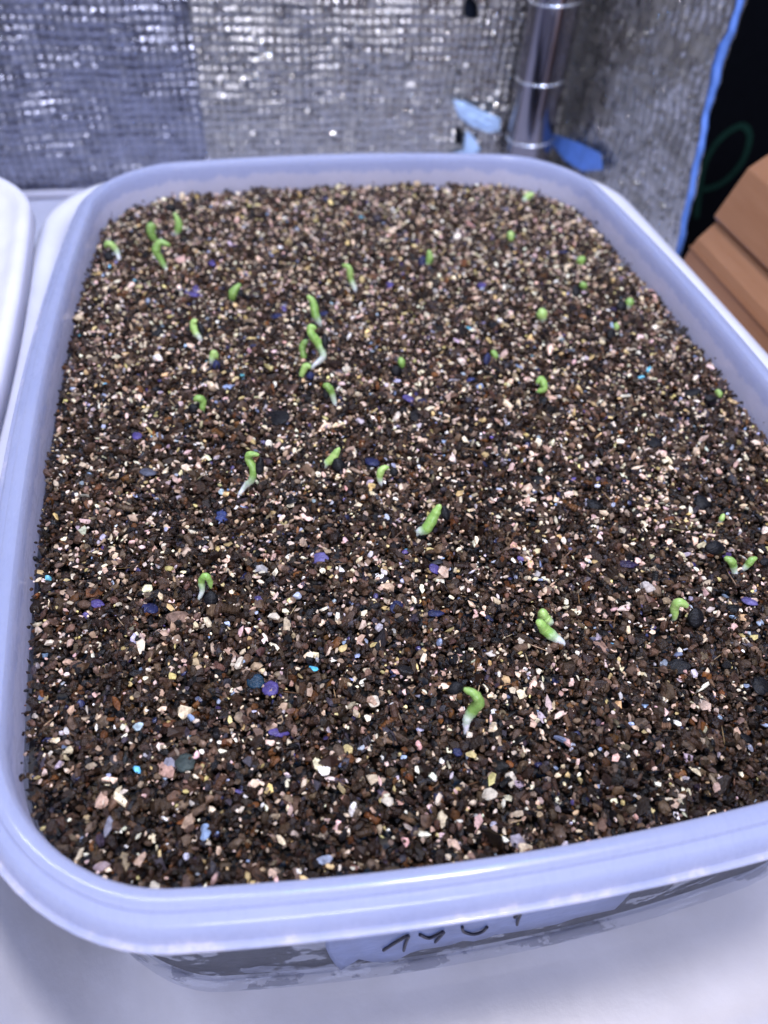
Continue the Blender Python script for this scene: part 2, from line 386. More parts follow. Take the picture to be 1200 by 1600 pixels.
P0 = np.array([14.75, 28.0]); P1 = np.array([16.1, 14.2]); L = np.linalg.norm(P1 - P0)
edge_q = lambda z: np.interp(z, [-6.8, -3.73, -1.96, .09, 1.74, 3.6, 5.57, 16], [14.9, 14.57, 14.14, 13.69, 13.24, 13.04, 13.02, 12.6]) + .05 * np.sin(np.asarray(z) * 3.1) + .03 * np.sin(np.asarray(z) * 7.3)
f3 = foil('foil_sheet', tuple(P0), tuple(P1 - P0), L, ZF - .2, 16, M_foilB, cell=.55, ribs=1, thread=.34, amp=.13, seed=5,
          edge=lambda z: edge_q(z))
tag(f3, 'ribbed silver foil sheet on the right side with blue tape down its cut edge', 'foil sheet', 'reflective foil sheets round the tub')
# dark backing seen through the tears
o = mesh_obj('tent_wall', [(-45, 29.2, ZF - .3), (20, 29.2, ZF - .3), (20, 29.2, 20), (-45, 29.2, 20)], [(0, 1, 2, 3)], M_hole); tag(o, 'dark blue-black tent wall seen through the tears in the foil', 'tent wall')
# blue tape
def strip(name, pts, mat, thick=.02, parent=None, loc=None, jag=0):
    o = mesh_obj(name, pts, [tuple(range(len(pts)))], mat, parent); o.modifiers.new('t', 'SOLIDIFY').thickness = thick * CM; return o
un = (P1 - P0) / L; nn = np.array([un[1], -un[0]])
V, Fc = [], []
zs = np.linspace(ZF, 9, 60)
for i, z in enumerate(zs):
    e = float(edge_q(z))
    wdt = .10 + .22 * max(0, z - 2) * .6 * max(0, 4.6 - z) + .05 * math.sin(z * 7)
    for q, dn in ((e - wdt, .27), (e + .02, .25), (e + .05, .1), (e + .02, -.02)):
        p = P0 + un * q + nn * dn; V.append((p[0], p[1], z))
for i in range(59):
    for k in range(3): Fc.append((i * 4 + k, i * 4 + k + 1, i * 4 + k + 5, i * 4 + k + 4))
t = mesh_obj('edge_tape', V, Fc, M_tape, smooth=True); t.modifiers.new('t', 'SOLIDIFY').thickness = .0003
tag(t, 'blue masking tape folded over the cut edge of the right foil sheet', 'tape', 'blue tape on the foil')
def q_on_side(q, z, dn=.42): p = P0 + un * q + nn * dn; return (p[0], p[1], z)
V = [q_on_side(*a) for a in ((.54, -3.86, .36), (2.0, -3.62, .37), (3.84, -3.21, .36), (6.49, -2.77, .37), (6.99, -3.39, .36), (5.33, -4.19, .36), (4.1, -4.4, .37), (2.88, -4.49, .36), (1.22, -4.32, .36))]
t = mesh_obj('tape_patch', V, [tuple(range(9))], M_tape); t.modifiers.new('t', 'SOLIDIFY').thickness = .0004
tag(t, 'blue tape patch low on the right foil sheet beside the pole', 'tape', 'blue tape on the foil')
def back_patch(name, pts, label):
    V, Fc = [], []; c = np.mean(pts, 0); n = len(pts)
    for k, s in enumerate((1, .7, .35)):
        for x, z in pts:
            x2, z2 = c[0] + (x - c[0]) * s, c[1] + (z - c[1]) * s
            V.append((x2, 27.2 - .06 * k + random.uniform(-.07, .07), z2))
    for k in range(2):
        for j in range(n): Fc.append((k * n + j, k * n + (j + 1) % n, (k + 1) * n + (j + 1) % n, (k + 1) * n + j))
    Fc.append(tuple(2 * n + j for j in range(n)))
    t = mesh_obj(name, V, Fc, M_tapeP); t.modifiers.new('t', 'SOLIDIFY').thickness = .0003
    tag(t, label, 'tape', 'blue tape on the foil')
back_patch('tape_patch', [(8.3, -2.0), (9.0, -2.1), (10.0, -2.6), (11.2, -3.0), (11.3, -3.7), (10.6, -3.75), (9.6, -3.4), (8.8, -2.9)], 'shiny pale blue crumpled tape on the foil left of the pole')
back_patch('tape_patch', [(9.3, -3.6), (9.8, -4.0), (10.3, -4.7), (10.0, -5.2), (8.8, -5.4), (8.4, -5.0), (9.3, -4.8)], 'pale blue tape scrap beside the lower tear in the foil')
strip('shelf_edge_bar', [(-40, 27.15, ZF - .1), (-9, 27.15, ZF - .1), (-9, 27.15, ZF + .15), (-40, 27.15, ZF + .15)], M_white, .3)
bpy.data.objects['shelf_edge_bar']['kind'] = 'structure'; 

# chrome pole in the corner
pole = empty('metal_pole', (12.75, 26.0, ZF - .2)); tag(pole, 'upright chrome tent pole in the corner between two foil sheets', 'pole')
V, Fc = tube([(12.75, 26.0, z) for z in np.linspace(ZF - .2, 16, 12)], [1.30] * 12, 48); mesh_obj('pole_tube', V, Fc, M_pole, pole, smooth=True)
for z in (3.0, -.55, -3.6):
    V, Fc = [], []
    for k, (r, dz) in enumerate(((1.301, -.05), (1.35, -.03), (1.35, .03), (1.301, .05))):
        for j in range(48): a = 2 * math.pi * j / 48; V.append((12.75 + r * math.cos(a), 26 + r * math.sin(a), z + dz + .1 * math.cos(a)))
    for k in range(3):
        for j in range(48): Fc.append((k * 48 + j, k * 48 + (j + 1) % 48, (k + 1) * 48 + (j + 1) % 48, (k + 1) * 48 + j))
    mesh_obj('joint_ring', V, Fc, M_ring, pole, smooth=True)

# darkness of the room on the right put into a black sheet, with a faded green letter
bd = mesh_obj('dark_room_sheet', [(15.2, 31, -16), (60, 31, -16), (60, 31, 26), (15.2, 31, 26), (60, -20, -16), (60, -20, 26)], [(0, 1, 2, 3), (1, 4, 5, 2)], M_black)
tag(bd, 'black sheet standing in for the dark room right of the foil, with a faded green letter', 'sheet')
pth = catmull([(28.6, -11.4), (28.1, -9.6), (27.7, -7.6), (28.1, -6.0), (29.3, -5.1), (30.3, -5.8), (30.5, -7.4), (29.7, -8.8), (28.5, -9.3), (28.1, -9.3)], 6)
V, Fc = [], []
for i, p in enumerate(pth):
    t_ = (pth[min(i + 1, len(pth) - 1)] - pth[max(i - 1, 0)]); t_ = t_ / np.linalg.norm(t_); nv = np.array([-t_[1], t_[0]])
    for s in (-.2, .2): q = p + nv * s; V.append((q[0], 30.93, q[1]))
for i in range(len(pth) - 1): Fc.append((2 * i, 2 * i + 1, 2 * i + 3, 2 * i + 2))
lt = mesh_obj('green_letter', V, Fc, M_green, bd); 

# stepped wooden box beyond the tray
box = empty('wooden_box', (15, 5, ZF - .2)); tag(box, 'brown stepped wooden box with a chamfered lid, right of the white tray', 'box')
Y1, Y2 = 11.0, -9.0
prof = [(14.2, ZF - .2), (14.68, -2.97), (14.83, -2.32), (14.96, -2.0), (15.2, -1.72), (15.40, -1.45), (15.52, -1.30), (15.60, -1.25), (22, -1.25), (22, ZF - .2)]
V, Fc = extrude_profile(prof, Y1, Y2, 4); o = mesh_obj('box_base', V, Fc, M_wood, box); bevel(o, .10, 3)
prof = [(15.50, -1.245), (15.33, -1.05), (15.36, -.98), (16.01, .89), (16.66, 1.41), (22, 1.45), (22, -1.245)]
V, Fc = extrude_profile(prof, Y1, Y2, 4); o = mesh_obj('box_lid', V, Fc, M_wood, box); bevel(o, .09, 3)
V, Fc = extrude_profile([(14.80, -2.42), (14.76, -2.40), (14.78, -2.34), (14.84, -2.36)], Y1 + .01, Y2, 1); mesh_obj('bead', V, Fc, M_wood, box)
# ------------------------------------------------------------------ potting mix
def soil_h(x, y):
    return (.035 * np.sin(x * .9 + 1) * np.cos(y * .7) + .03 * np.sin(x * 2.3 + y * 1.7) + .04 * np.sin(x * 4.1 - y * 3.3 + 2) * np.sin(x * 1.7 + y * 2.9) + .04 * np.sin(x * 7.3 + y * 5.1) * np.sin(y * 8.1 - x * 3)) - .05
V, Fc = loft([(-.05, -.34), (-.07, -1.6), (-.09, -3.6), (-.12, -5.2), (-.2, -5.85), (-.4, -6.15), (-.9, -6.3)], cap_end=True)
n = len(ring(0)); Fc.append(tuple(range(n)))
bed_V, bed_F = V, Fc
# chip prototypes (angular, 20 faces) and ribbed ones
def ico():
    t = (1 + 5 ** .5) / 2
    v = np.array([(-1, t, 0), (1, t, 0), (-1, -t, 0), (1, -t, 0), (0, -1, t), (0, 1, t), (0, -1, -t), (0, 1, -t), (t, 0, -1), (t, 0, 1), (-t, 0, -1), (-t, 0, 1)], float); v /= np.linalg.norm(v[0])
    f = np.array([(0, 11, 5), (0, 5, 1), (0, 1, 7), (0, 7, 10), (0, 10, 11), (1, 5, 9), (5, 11, 4), (11, 10, 2), (10, 7, 6), (7, 1, 8), (3, 9, 4), (3, 4, 2), (3, 2, 6), (3, 6, 8), (3, 8, 9), (4, 9, 5), (2, 4, 11), (6, 2, 10), (8, 6, 7), (9, 8, 1)])
    return v, f
IV, IF = ico()
def subdiv(v, f):
    v = v.tolist(); c = {}; nf = []
    def mid(a, b_):
        k = (min(a, b_), max(a, b_))
        if k not in c: m_ = (np.array(v[a]) + np.array(v[b_])); m_ /= np.linalg.norm(m_); c[k] = len(v); v.append(m_.tolist())
        return c[k]
    for a, b_, d in f: x, y, z = mid(a, b_), mid(b_, d), mid(d, a); nf += [(a, x, z), (b_, y, x), (d, z, y), (x, y, z)]
    return np.array(v), np.array(nf)
IV2, IF2 = subdiv(IV, IF); IV3, IF3 = subdiv(IV2, IF2)
def chunk(base, seed, cuts=5, rough=.12):
    rg = np.random.default_rng(seed); v = base.copy()
    for _ in range(cuts):
        d = rg.normal(size=3); d /= np.linalg.norm(d); h = rg.uniform(.45, .8); s = v @ d; v -= np.outer(np.maximum(s - h, 0), d)
    return v * (1 + rg.normal(0, rough, (len(v), 1)))
protos = [(chunk(IV, i, 3, .2), IF) for i in range(16)]
protosB = [(chunk(IV2, 50 + i, 8, .06), IF2) for i in range(14)]
def ribbed(seed, seg=7, rings=7):
    rg = np.random.default_rng(seed); V = []; F_ = []
    for k in range(rings * 2):
        x = -1 + 2 * k / (rings * 2 - 1); r = (.62 if k % 2 else .5) * (1 + rg.normal(0, .05))
        sh = rg.normal(0, .05, 2)
        for j in range(seg): a = 2 * math.pi * j / seg; V.append((x, r * math.cos(a) + sh[0], r * .75 * math.sin(a) + sh[1]))
    m_ = rings * 2
    for k in range(m_ - 1):
        for j in range(seg):
            a, b_ = k * seg + j, k * seg + (j + 1) % seg; F_ += [(a, b_, b_ + seg), (a, b_ + seg, a + seg)]
    for j in range(1, seg - 1): F_ += [(0, j + 1, j), ((m_ - 1) * seg, (m_ - 1) * seg + j, (m_ - 1) * seg + j + 1)]
    return np.array(V), np.array(F_)
protosR = [ribbed(i) for i in range(4)]
def rot(n, tilt=None):
    q = rng.normal(size=(n, 4)); q /= np.linalg.norm(q, axis=1)[:, None]; w_, x, y, z = q.T
    return np.stack([1 - 2 * (y * y + z * z), 2 * (x * y - z * w_), 2 * (x * z + y * w_), 2 * (x * y + z * w_), 1 - 2 * (x * x + z * z), 2 * (y * z - x * w_), 2 * (x * z - y * w_), 2 * (y * z + x * w_), 1 - 2 * (x * x + y * y)], 1).reshape(n, 3, 3)
def rot_flat(n, sd=.45):
    a = rng.uniform(0, 6.283, n); c, s = np.cos(a), np.sin(a); Z = np.zeros(n); O = np.ones(n)
    Rz = np.stack([c, -s, Z, s, c, Z, Z, Z, O], 1).reshape(n, 3, 3)
    b_ = rng.normal(0, sd, n); c, s = np.cos(b_), np.sin(b_); Rx = np.stack([O, Z, Z, Z, c, -s, Z, s, c], 1).reshape(n, 3, 3)
    b_ = rng.normal(0, sd, n); c, s = np.cos(b_), np.sin(b_); Ry = np.stack([c, Z, s, Z, O, Z, -s, Z, c], 1).reshape(n, 3, 3)
    return Rx @ Ry @ Rz
def in_tub(P, off):
    A, B, R = A0 + off, B0 + off, R0 + off
    x, y = P[:, 0].copy(), P[:, 1].copy()
    for _ in range(4):
        x2 = P[:, 0] / (1 + K0 * (1 - np.clip(y / B, -1, 1) ** 2)); y2 = P[:, 1] / (1 + K0 * A0 / B0 * (1 - np.clip(x / A, -1, 1) ** 2)); x, y = x2, y2
    dx, dy = np.abs(x) - (A - R), np.abs(y) - (B - R)
    return np.where((dx > 0) & (dy > 0), np.hypot(dx, dy) <= R, (np.abs(x) <= A) & (np.abs(y) <= B))
def sample(n, off=-.09):
    P = rng.uniform((-9.4, -12.8), (9.4, 12.8), (int(n * 1.35), 2)); P = P[in_tub(P, off)]; return P[:n]
def palette(n, cols):
    w_ = np.array([c[0] for c in cols], float); w_ /= w_.sum(); i = rng.choice(len(cols), n, p=w_)
    c = np.array([c[1] for c in cols])[i]; return c * np.exp(rng.normal(0, .28, (n, 1))) * (1 + rng.normal(0, .06, (n, 3)))
class Batch:
    def __init__(s): s.V, s.F, s.C, s.n = [], [], [], 0
    def add(s, protos, pos, size, R, col):
        k = rng.integers(0, len(protos), len(pos))
        for i, (pv, pf) in enumerate(protos):
            mk = np.where(k == i)[0]
            if not len(mk): continue
            v = np.einsum('nij,nmj->nmi', R[mk], pv[None] * size[mk][:, None, :]) + pos[mk][:, None, :]
            s.V.append(v.reshape(-1, 3)); s.F.append((pf[None] + (s.n + np.arange(len(mk)) * len(pv))[:, None, None]).reshape(-1, 3))
            s.C.append(np.repeat(np.clip(col[mk], .002, .95), len(pv), 0)); s.n += len(mk) * len(pv)
    def build(s, name, mat):
        V = np.concatenate(s.V) * CM; F_ = np.concatenate(s.F); C_ = np.concatenate(s.C)
        me = bpy.data.meshes.new(name); me.vertices.add(len(V)); me.vertices.foreach_set('co', V.astype(np.float32).ravel())
        me.loops.add(len(F_) * 3); me.loops.foreach_set('vertex_index', F_.astype(np.int32).ravel())
        me.polygons.add(len(F_)); me.polygons.foreach_set('loop_start', np.arange(0, len(F_) * 3, 3, dtype=np.int32)); me.polygons.foreach_set('loop_total', np.full(len(F_), 3, np.int32))
        me.update(calc_edges=True)
        me.polygons.foreach_set('use_smooth', np.zeros(len(F_), bool))
        ca = me.color_attributes.new('Col', 'FLOAT_COLOR', 'POINT'); ca.data.foreach_set('color', np.c_[C_, np.ones(len(C_))].astype(np.float32).ravel())
        me.materials.append(mat); ob = bpy.data.objects.new(name, me); COL.objects.link(ob); return ob
def lay(n, off, zlo, zhi):
    P = sample(n, off); return np.c_[P, soil_h(P[:, 0], P[:, 1]) + rng.uniform(zlo, zhi, len(P))]
BR = [(44, (.022, .0125, .008)), (24, (.054, .031, .019)), (15, (.098, .060, .039)), (11, (.008, .007, .008)), (4, (.11, .045, .014)), (4, (.04, .034, .045)), (7, (.17, .12, .085))]
mix = Batch()
p = lay(30000, -.10, -.20, .02); n = len(p); s = np.exp(rng.normal(math.log(.078), .32, n))[:, None] * np.stack([rng.uniform(1.0, 1.7, n), rng.uniform(.7, 1.1, n), rng.uniform(.55, .9, n)], 1)
mix.add(protos, p, s, rot(n), palette(n, BR))
p = lay(13000, -.12, -.05, .07); n = len(p); s = np.exp(rng.normal(math.log(.074), .30, n))[:, None] * np.stack([rng.uniform(1.1, 1.8, n), rng.uniform(.7, 1.0, n), rng.uniform(.5, .9, n)], 1)
mix.add(protosB, p, s * .92, rot_flat(n, .6), palette(n, BR))
p = lay(2600, -.15, -.02, .07); n = len(p); s = np.exp(rng.normal(math.log(.084), .22, n))[:, None] * np.stack([rng.uniform(1.1, 1.6, n), rng.uniform(.8, 1.0, n), rng.uniform(.6, .9, n)], 1)
mix.add(protosB, p, s, rot_flat(n, .6), palette(n, BR))
p = lay(2200, -.15, -.01, .08); n = len(p); s = np.exp(rng.normal(math.log(.088), .25, n))[:, None] * np.stack([rng.uniform(.9, 1.5, n), rng.uniform(.9, 1.2, n), rng.uniform(.9, 1.2, n)], 1)
mix.add(protosR, p, s, rot_flat(n, .4), palette(n, BR[:5]))
# fine crumbs filling the gaps
p = lay(34000, -.04, -.05, .09); n = len(p); s = np.exp(rng.normal(math.log(.036), .35, n))[:, None] * rng.uniform(.6, 1.5, (n, 3))
mix.add(protos, p, s, rot(n), palette(n, BR))
# short fibres, and crumbs stuck to the wall above the surface
p = lay(420, -.3, .04, .11); n = len(p); s = np.stack([rng.uniform(.10, .30, n), rng.uniform(.008, .016, n), rng.uniform(.008, .014, n)], 1)
mix.add(protosB, p, s, rot_flat(n, .25), palette(n, [(3, (.03, .018, .01)), (2, (.18, .11, .05)), (1, (.35, .26, .16))]))
rg_ = ring(-.05); k = rng.integers(0, len(rg_), 70); p = np.c_[rg_[k] + rng.normal(0, .01, (70, 2)), rng.exponential(.06, 70) + .02]; p = p[p[:, 2] < .7]; n = len(p)
mix.add(protos, p, np.exp(rng.normal(math.log(.032), .4, (n, 1))) * rng.uniform(.7, 1.3, (n, 3)), rot(n), palette(n, BR))
# the packed mix below the surface, seen through the wall of the tub
o = mix.build('potting_mix', M_soil)
tag(o, 'dark brown moist potting grains filling the tub', 'potting mix', kind='stuff')
o = mesh_obj('packed_mix', bed_V, bed_F, M_fill); tag(o, 'packed wet mix under the surface, seen dark through the front wall', 'potting mix', kind='stuff')

def dens(p):
    x, y = p[:, 0], p[:, 1]
    return np.clip(.50 + .22 * np.sin(x * 1.3 + y * .9) * np.cos(y * 1.7 - x * .6) + .22 * np.sin(x * 3.7 - y * 2.3 + 1) * np.sin(x * 2.1 + y * 4.3) + .018 * y, .10, 1)
PA = [(38, (.78, .63, .47)), (18, (.76, .56, .48)), (10, (.84, .76, .62)), (10, (.62, .49, .22)), (24, (.44, .32, .23)), (5, (.42, .38, .42))]
pale = Batch()
p = lay(21500, -.14, .0, .10); p = p[rng.random(len(p)) < dens(p)]; n = len(p); s = np.exp(rng.normal(math.log(.050), .38, n))[:, None] * np.stack([rng.uniform(1.0, 1.7, n), rng.uniform(.7, 1.1, n), rng.uniform(.35, .75, n)], 1)
pale.add(protos, p, s, rot_flat(n, .55), palette(n, PA) * .95)
p = lay(420, -.2, .02, .10); n = len(p); s = np.exp(rng.normal(math.log(.072), .25, n))[:, None] * np.stack([rng.uniform(1.0, 1.5, n), rng.uniform(.7, 1.1, n), rng.uniform(.5, .8, n)], 1)
pale.add(protosB, p, s, rot_flat(n, .5), palette(n, PA))
p = lay(5500, -.08, .0, .09); n = len(p); s = np.exp(rng.normal(math.log(.026), .3, n))[:, None] * rng.uniform(.6, 1.6, (n, 3))
pale.add(protos, p, s, rot(n), palette(n, PA))
sp = Batch(); q = np.array([(1.9, -12.95), (3.4, -13.0), (4.3, -12.9), (6.2, -12.8), (.2, -13.1), (-3.1, -13.0), (-7.7, -12.6), (-9.6, -12.2), (-2.0, -13.4), (2.6, -13.5), (-8.6, -12.9), (5.1, -13.2), (7.2, -12.9)]); q = np.c_[q, np.full(len(q), ZF + .03)]
sp.add(protos, q, np.exp(rng.normal(math.log(.030), .4, (len(q), 3))), rot(len(q)), palette(len(q), BR))
o = sp.build('spilled_crumbs', M_soil); tag(o, 'a few dark crumbs spilled on the white tray in front of the tub', 'crumbs', kind='stuff')
o = pale.build('vermiculite_chips', M_pale); tag(o, 'cream, pink and yellow mineral chips scattered all over the potting mix', 'mineral chips', kind='stuff')
GR = [(20, (.20, .27, .42)), (2, (.12, .42, .60)), (30, (.36, .40, .52)), (18, (.06, .045, .15)), (25, (.018, .022, .07))]
gr = Batch()
p = lay(1150, -.2, .0, .08); n = len(p); s = np.exp(rng.normal(math.log(.052), .35, n))[:, None] * np.stack([rng.uniform(1.0, 1.5, n), rng.uniform(.7, 1.1, n), rng.uniform(.35, .7, n)], 1)
gr.add(protosB, p, s, rot_flat(n, .5), palette(n, GR))
o = gr.build('blue_mica_flecks', M_grit); tag(o, 'tiny blue, lavender and navy mica flecks among the potting grains', 'mica flecks', kind='stuff')

SPROUTS=[
 ('tall S-curved green sprout with a long white foot, alone at centre left', 0.083, [[-4.729, -3.505, 0.0], [-4.567, -3.461, 0.231], [-4.391, -3.426, 0.446], [-4.34, -3.35, 0.693], [-4.424, -3.251, 0.912], [-4.354, -3.221, 1.04], [-4.172, -3.267, 1.035]], [-4.184, -3.361, 0.766, 0.089, 0.194]),
 ('short upright green sprout leaning over its round black seed hull, left of the middle', 0.094, [[-2.617, -2.746, 0.0], [-2.426, -2.723, 0.191], [-2.261, -2.656, 0.489]], [-2.311, -2.911, 0.12, 0.141, 0.187]),
 ('small hooked light green sprout bent to the right, near the middle of the tray', 0.077, [[-1.385, -3.572, 0.0], [-1.41, -3.481, 0.237], [-1.334, -3.441, 0.4], [-1.186, -3.466, 0.427]], [-1.069, -3.531, 0.327, 0.092, 0.092]),
 ('thick upright sprout leaning right with a white foot, in the centre of the tray', 0.109, [[-0.836, -5.18, 0.0], [-0.64, -5.177, 0.141], [-0.45, -5.106, 0.465], [-0.344, -5.047, 0.7]], [-0.228, -5.142, 0.513, 0.087, 0.159]),
 ('fat green sprout with white foot, front one of the touching pair at lower right', 0.103, [[1.468, -8.497, 0.0], [1.251, -8.383, 0.17], [1.09, -8.304, 0.283], [0.989, -8.224, 0.437], [0.895, -8.173, 0.517]], None),
 ('round pale green sprout head, rear one of a touching pair at lower right', 0.119, [[1.333, -7.979, 0.0], [1.233, -7.915, 0.113], [1.19, -7.835, 0.305]], None),
 ('bright green arched sprout bent down to a large black hull, lower right', 0.089, [[4.033, -8.237, 0.0], [4.009, -8.155, 0.213], [4.056, -8.104, 0.384], [4.253, -8.184, 0.295]], [4.401, -8.375, 0.12, 0.161, 0.201]),
 ('green sprout hooked left under a black hull, left one of two near right edge', 0.082, [[5.879, -7.381, 0.0], [5.8, -7.274, 0.244], [5.696, -7.201, 0.375], [5.577, -7.165, 0.396]], [5.332, -7.025, 0.621, 0.212, 0.141]),
 ('slim sprout hooked right with a white foot, rightmost of two near right edge', 0.068, [[6.133, -7.273, 0.0], [6.208, -7.232, 0.164], [6.265, -7.204, 0.278], [6.396, -7.226, 0.305]], [6.576, -7.292, 0.242, 0.128, 0.085]),
 ('tiny pale yellow sprout tip poking up near the right edge', 0.054, [[6.314, -5.856, 0.0], [6.382, -5.797, 0.208]], None),
 ('large curved green sprout hooked left to a black hull, nearest the front rim', 0.094, [[-0.962, -10.008, 0.0], [-0.961, -9.913, 0.265], [-0.846, -9.869, 0.464], [-0.766, -9.808, 0.684], [-0.864, -9.718, 0.872], [-1.042, -9.661, 0.91]], [-1.176, -9.618, 0.94, 0.141, 0.106]),
 ('hairpin shaped green sprout clasping a black hull, alone at lower left', 0.066, [[-5.687, -6.362, 0.0], [-5.592, -6.301, 0.231], [-5.575, -6.226, 0.452], [-5.47, -6.196, 0.606], [-5.415, -6.259, 0.466], [-5.408, -6.329, 0.276]], [-5.43, -6.454, 0.12, 0.125, 0.158]),
 ('pale hooked sprout beside the far left wall, leftmost of all', 0.095, [[-7.987, 7.564, 0.0], [-8.028, 7.667, 0.258], [-8.135, 7.756, 0.435], [-8.256, 7.802, 0.482], [-8.373, 7.781, 0.345]], [-8.293, 7.617, 0.12, 0.145, 0.145]),
 ('green sprout with tip bent right, front one of crossing pair at far left', 0.115, [[-6.518, 6.905, 0.0], [-6.637, 7.024, 0.252], [-6.734, 7.141, 0.511], [-6.577, 7.188, 0.749], [-6.272, 7.09, 0.679]], None),
 ('green looped sprout behind another, rear one of a crossing pair at far left', 0.129, [[-6.875, 8.689, 0.0], [-6.963, 8.79, 0.224], [-6.942, 8.875, 0.471], [-6.797, 8.816, 0.406]], None),
 ('straight upright green sprout farthest back on the left, beneath a dark hull', 0.109, [[-6.163, 9.071, 0.0], [-6.055, 9.176, 0.364], [-6.164, 9.319, 0.69]], [-6.267, 9.396, 0.833, 0.153, 0.109]),
 ('upright green sprout with a white foot, just behind the tallest cluster', 0.105, [[-2.0, 3.228, 0.0], [-2.114, 3.356, 0.277], [-2.167, 3.49, 0.616], [-2.321, 3.589, 0.788]], None),
 ('tallest looped green sprout of the central cluster with a bent white root', 0.107, [[-2.447, 1.222, 0.0], [-2.152, 1.258, 0.296], [-2.255, 1.395, 0.61], [-2.428, 1.529, 0.864], [-2.452, 1.596, 1.036], [-2.283, 1.545, 1.007]], [-2.078, 1.388, 0.706, 0.089, 0.197]),
 ('short curved green sprout on the left side of the central cluster', 0.09, [[-2.641, 1.574, 0.0], [-2.679, 1.7, 0.325], [-2.536, 1.743, 0.539]], None),
 ('small bright sprout holding a dark blue hull, front of the central cluster', 0.088, [[-2.812, 0.826, 0.0], [-2.674, 0.888, 0.265], [-2.538, 0.853, 0.258]], [-2.58, 0.669, 0.12, 0.097, 0.106]),
 ('hooked sprout with a white foot and dark hull, in front of the central cluster', 0.085, [[-2.063, -0.562, -0.0], [-2.145, -0.413, 0.36], [-2.25, -0.326, 0.532], [-2.351, -0.322, 0.476]], [-2.277, -0.391, 0.333, 0.085, 0.152]),
 ('short green sprout rising from a black pointed hull, right of the central cluster', 0.09, [[0.025, 0.879, 0.0], [-0.026, 0.996, 0.29]], [-0.198, 0.624, 0.12, 0.144, 0.144]),
 ('curved green leaf-like sprout without a hook, left of the far middle', 0.118, [[-4.501, 4.922, 0.0], [-4.437, 4.986, 0.222], [-4.209, 5.008, 0.436]], [-4.248, 4.933, 0.199, 0.099, 0.138]),
 ('green sprout with pale foot beside a dark hull, left of the central cluster', 0.099, [[-5.501, 2.886, 0.0], [-5.604, 2.983, 0.201], [-5.641, 3.065, 0.405], [-5.535, 3.086, 0.532]], [-5.442, 2.979, 0.299, 0.092, 0.166]),
 ('small pale green sprout above a narrow navy hull, on the left side', 0.089, [[-5.206, 1.775, 0.0], [-5.113, 1.835, 0.229], [-5.057, 1.768, 0.079]], [-5.081, 1.42, 0.12, 0.089, 0.143]),
 ('green sprout bent sharply left over a grey-black hull, on the left side', 0.09, [[-5.508, -0.325, -0.0], [-5.46, -0.253, 0.233], [-5.559, -0.193, 0.331], [-5.681, -0.188, 0.265]], [-5.719, -0.341, 0.12, 0.116, 0.133]),
 ('slim pale green sprout with a thin white foot, far middle left of centre', 0.089, [[-0.651, 5.058, 0.0], [-0.778, 5.199, 0.307], [-0.825, 5.327, 0.633], [-1.018, 5.395, 0.692]], None),
 ('upright blurred green sprout beside a navy hull, far middle right of centre', 0.103, [[1.982, 6.275, 0.0], [2.041, 6.36, 0.274], [2.016, 6.447, 0.501]], [1.814, 6.367, 0.143, 0.128, 0.171]),
 ('round green sprout head on a short pale stem, right of the middle far back', 0.138, [[4.832, 2.78, 0.0], [4.793, 2.868, 0.218], [4.765, 2.914, 0.326]], None),
 ('curled C-shaped green sprout right of centre', 0.088, [[3.547, -0.636, 0.0], [3.707, -0.627, 0.133], [3.619, -0.528, 0.349], [3.492, -0.538, 0.237]], None),
 ('small sprout tip leaning on a dark blue hull, right of centre', 0.078, [[2.813, 1.017, 0.0], [2.746, 1.111, 0.216]], [2.498, 0.856, 0.12, 0.092, 0.166]),
 ('pale grey-green sprout lying against the far wall, farthest back on the right', 0.122, [[6.768, 10.644, 0.0], [7.103, 10.663, 0.277]], None),
 ('tiny round green sprout tip at far right, near the far wall', 0.127, [[5.323, 7.727, 0.0], [5.36, 7.813, 0.264]], None),
 ('squat green sprout tip near the far right corner', 0.142, [[7.275, 5.911, 0.0], [7.208, 6.004, 0.212]], None),
 ('small green sprout with a black hull on its left, just before the squat one', 0.105, [[6.816, 4.399, 0.0], [6.753, 4.482, 0.187]], [6.386, 4.047, 0.12, 0.126, 0.189]),
 ('upright green sprout by the right wall with a dark hull on its left', 0.118, [[7.818, 3.155, 0.0], [7.894, 3.24, 0.288]], [7.561, 3.1, 0.12, 0.163, 0.184]),
 ('tiny green sprout standing on a black hull, close to the right wall', 0.078, [[6.956, 1.997, 0.0], [6.902, 2.075, 0.18]], [6.621, 1.651, 0.12, 0.118, 0.157]),
 ('minute green sprout tip at the end of a dark hull, against the right wall', 0.082, [[8.611, -1.441, 0.0], [8.535, -1.38, 0.117]], [8.229, -1.629, 0.12, 0.161, 0.107]),
]
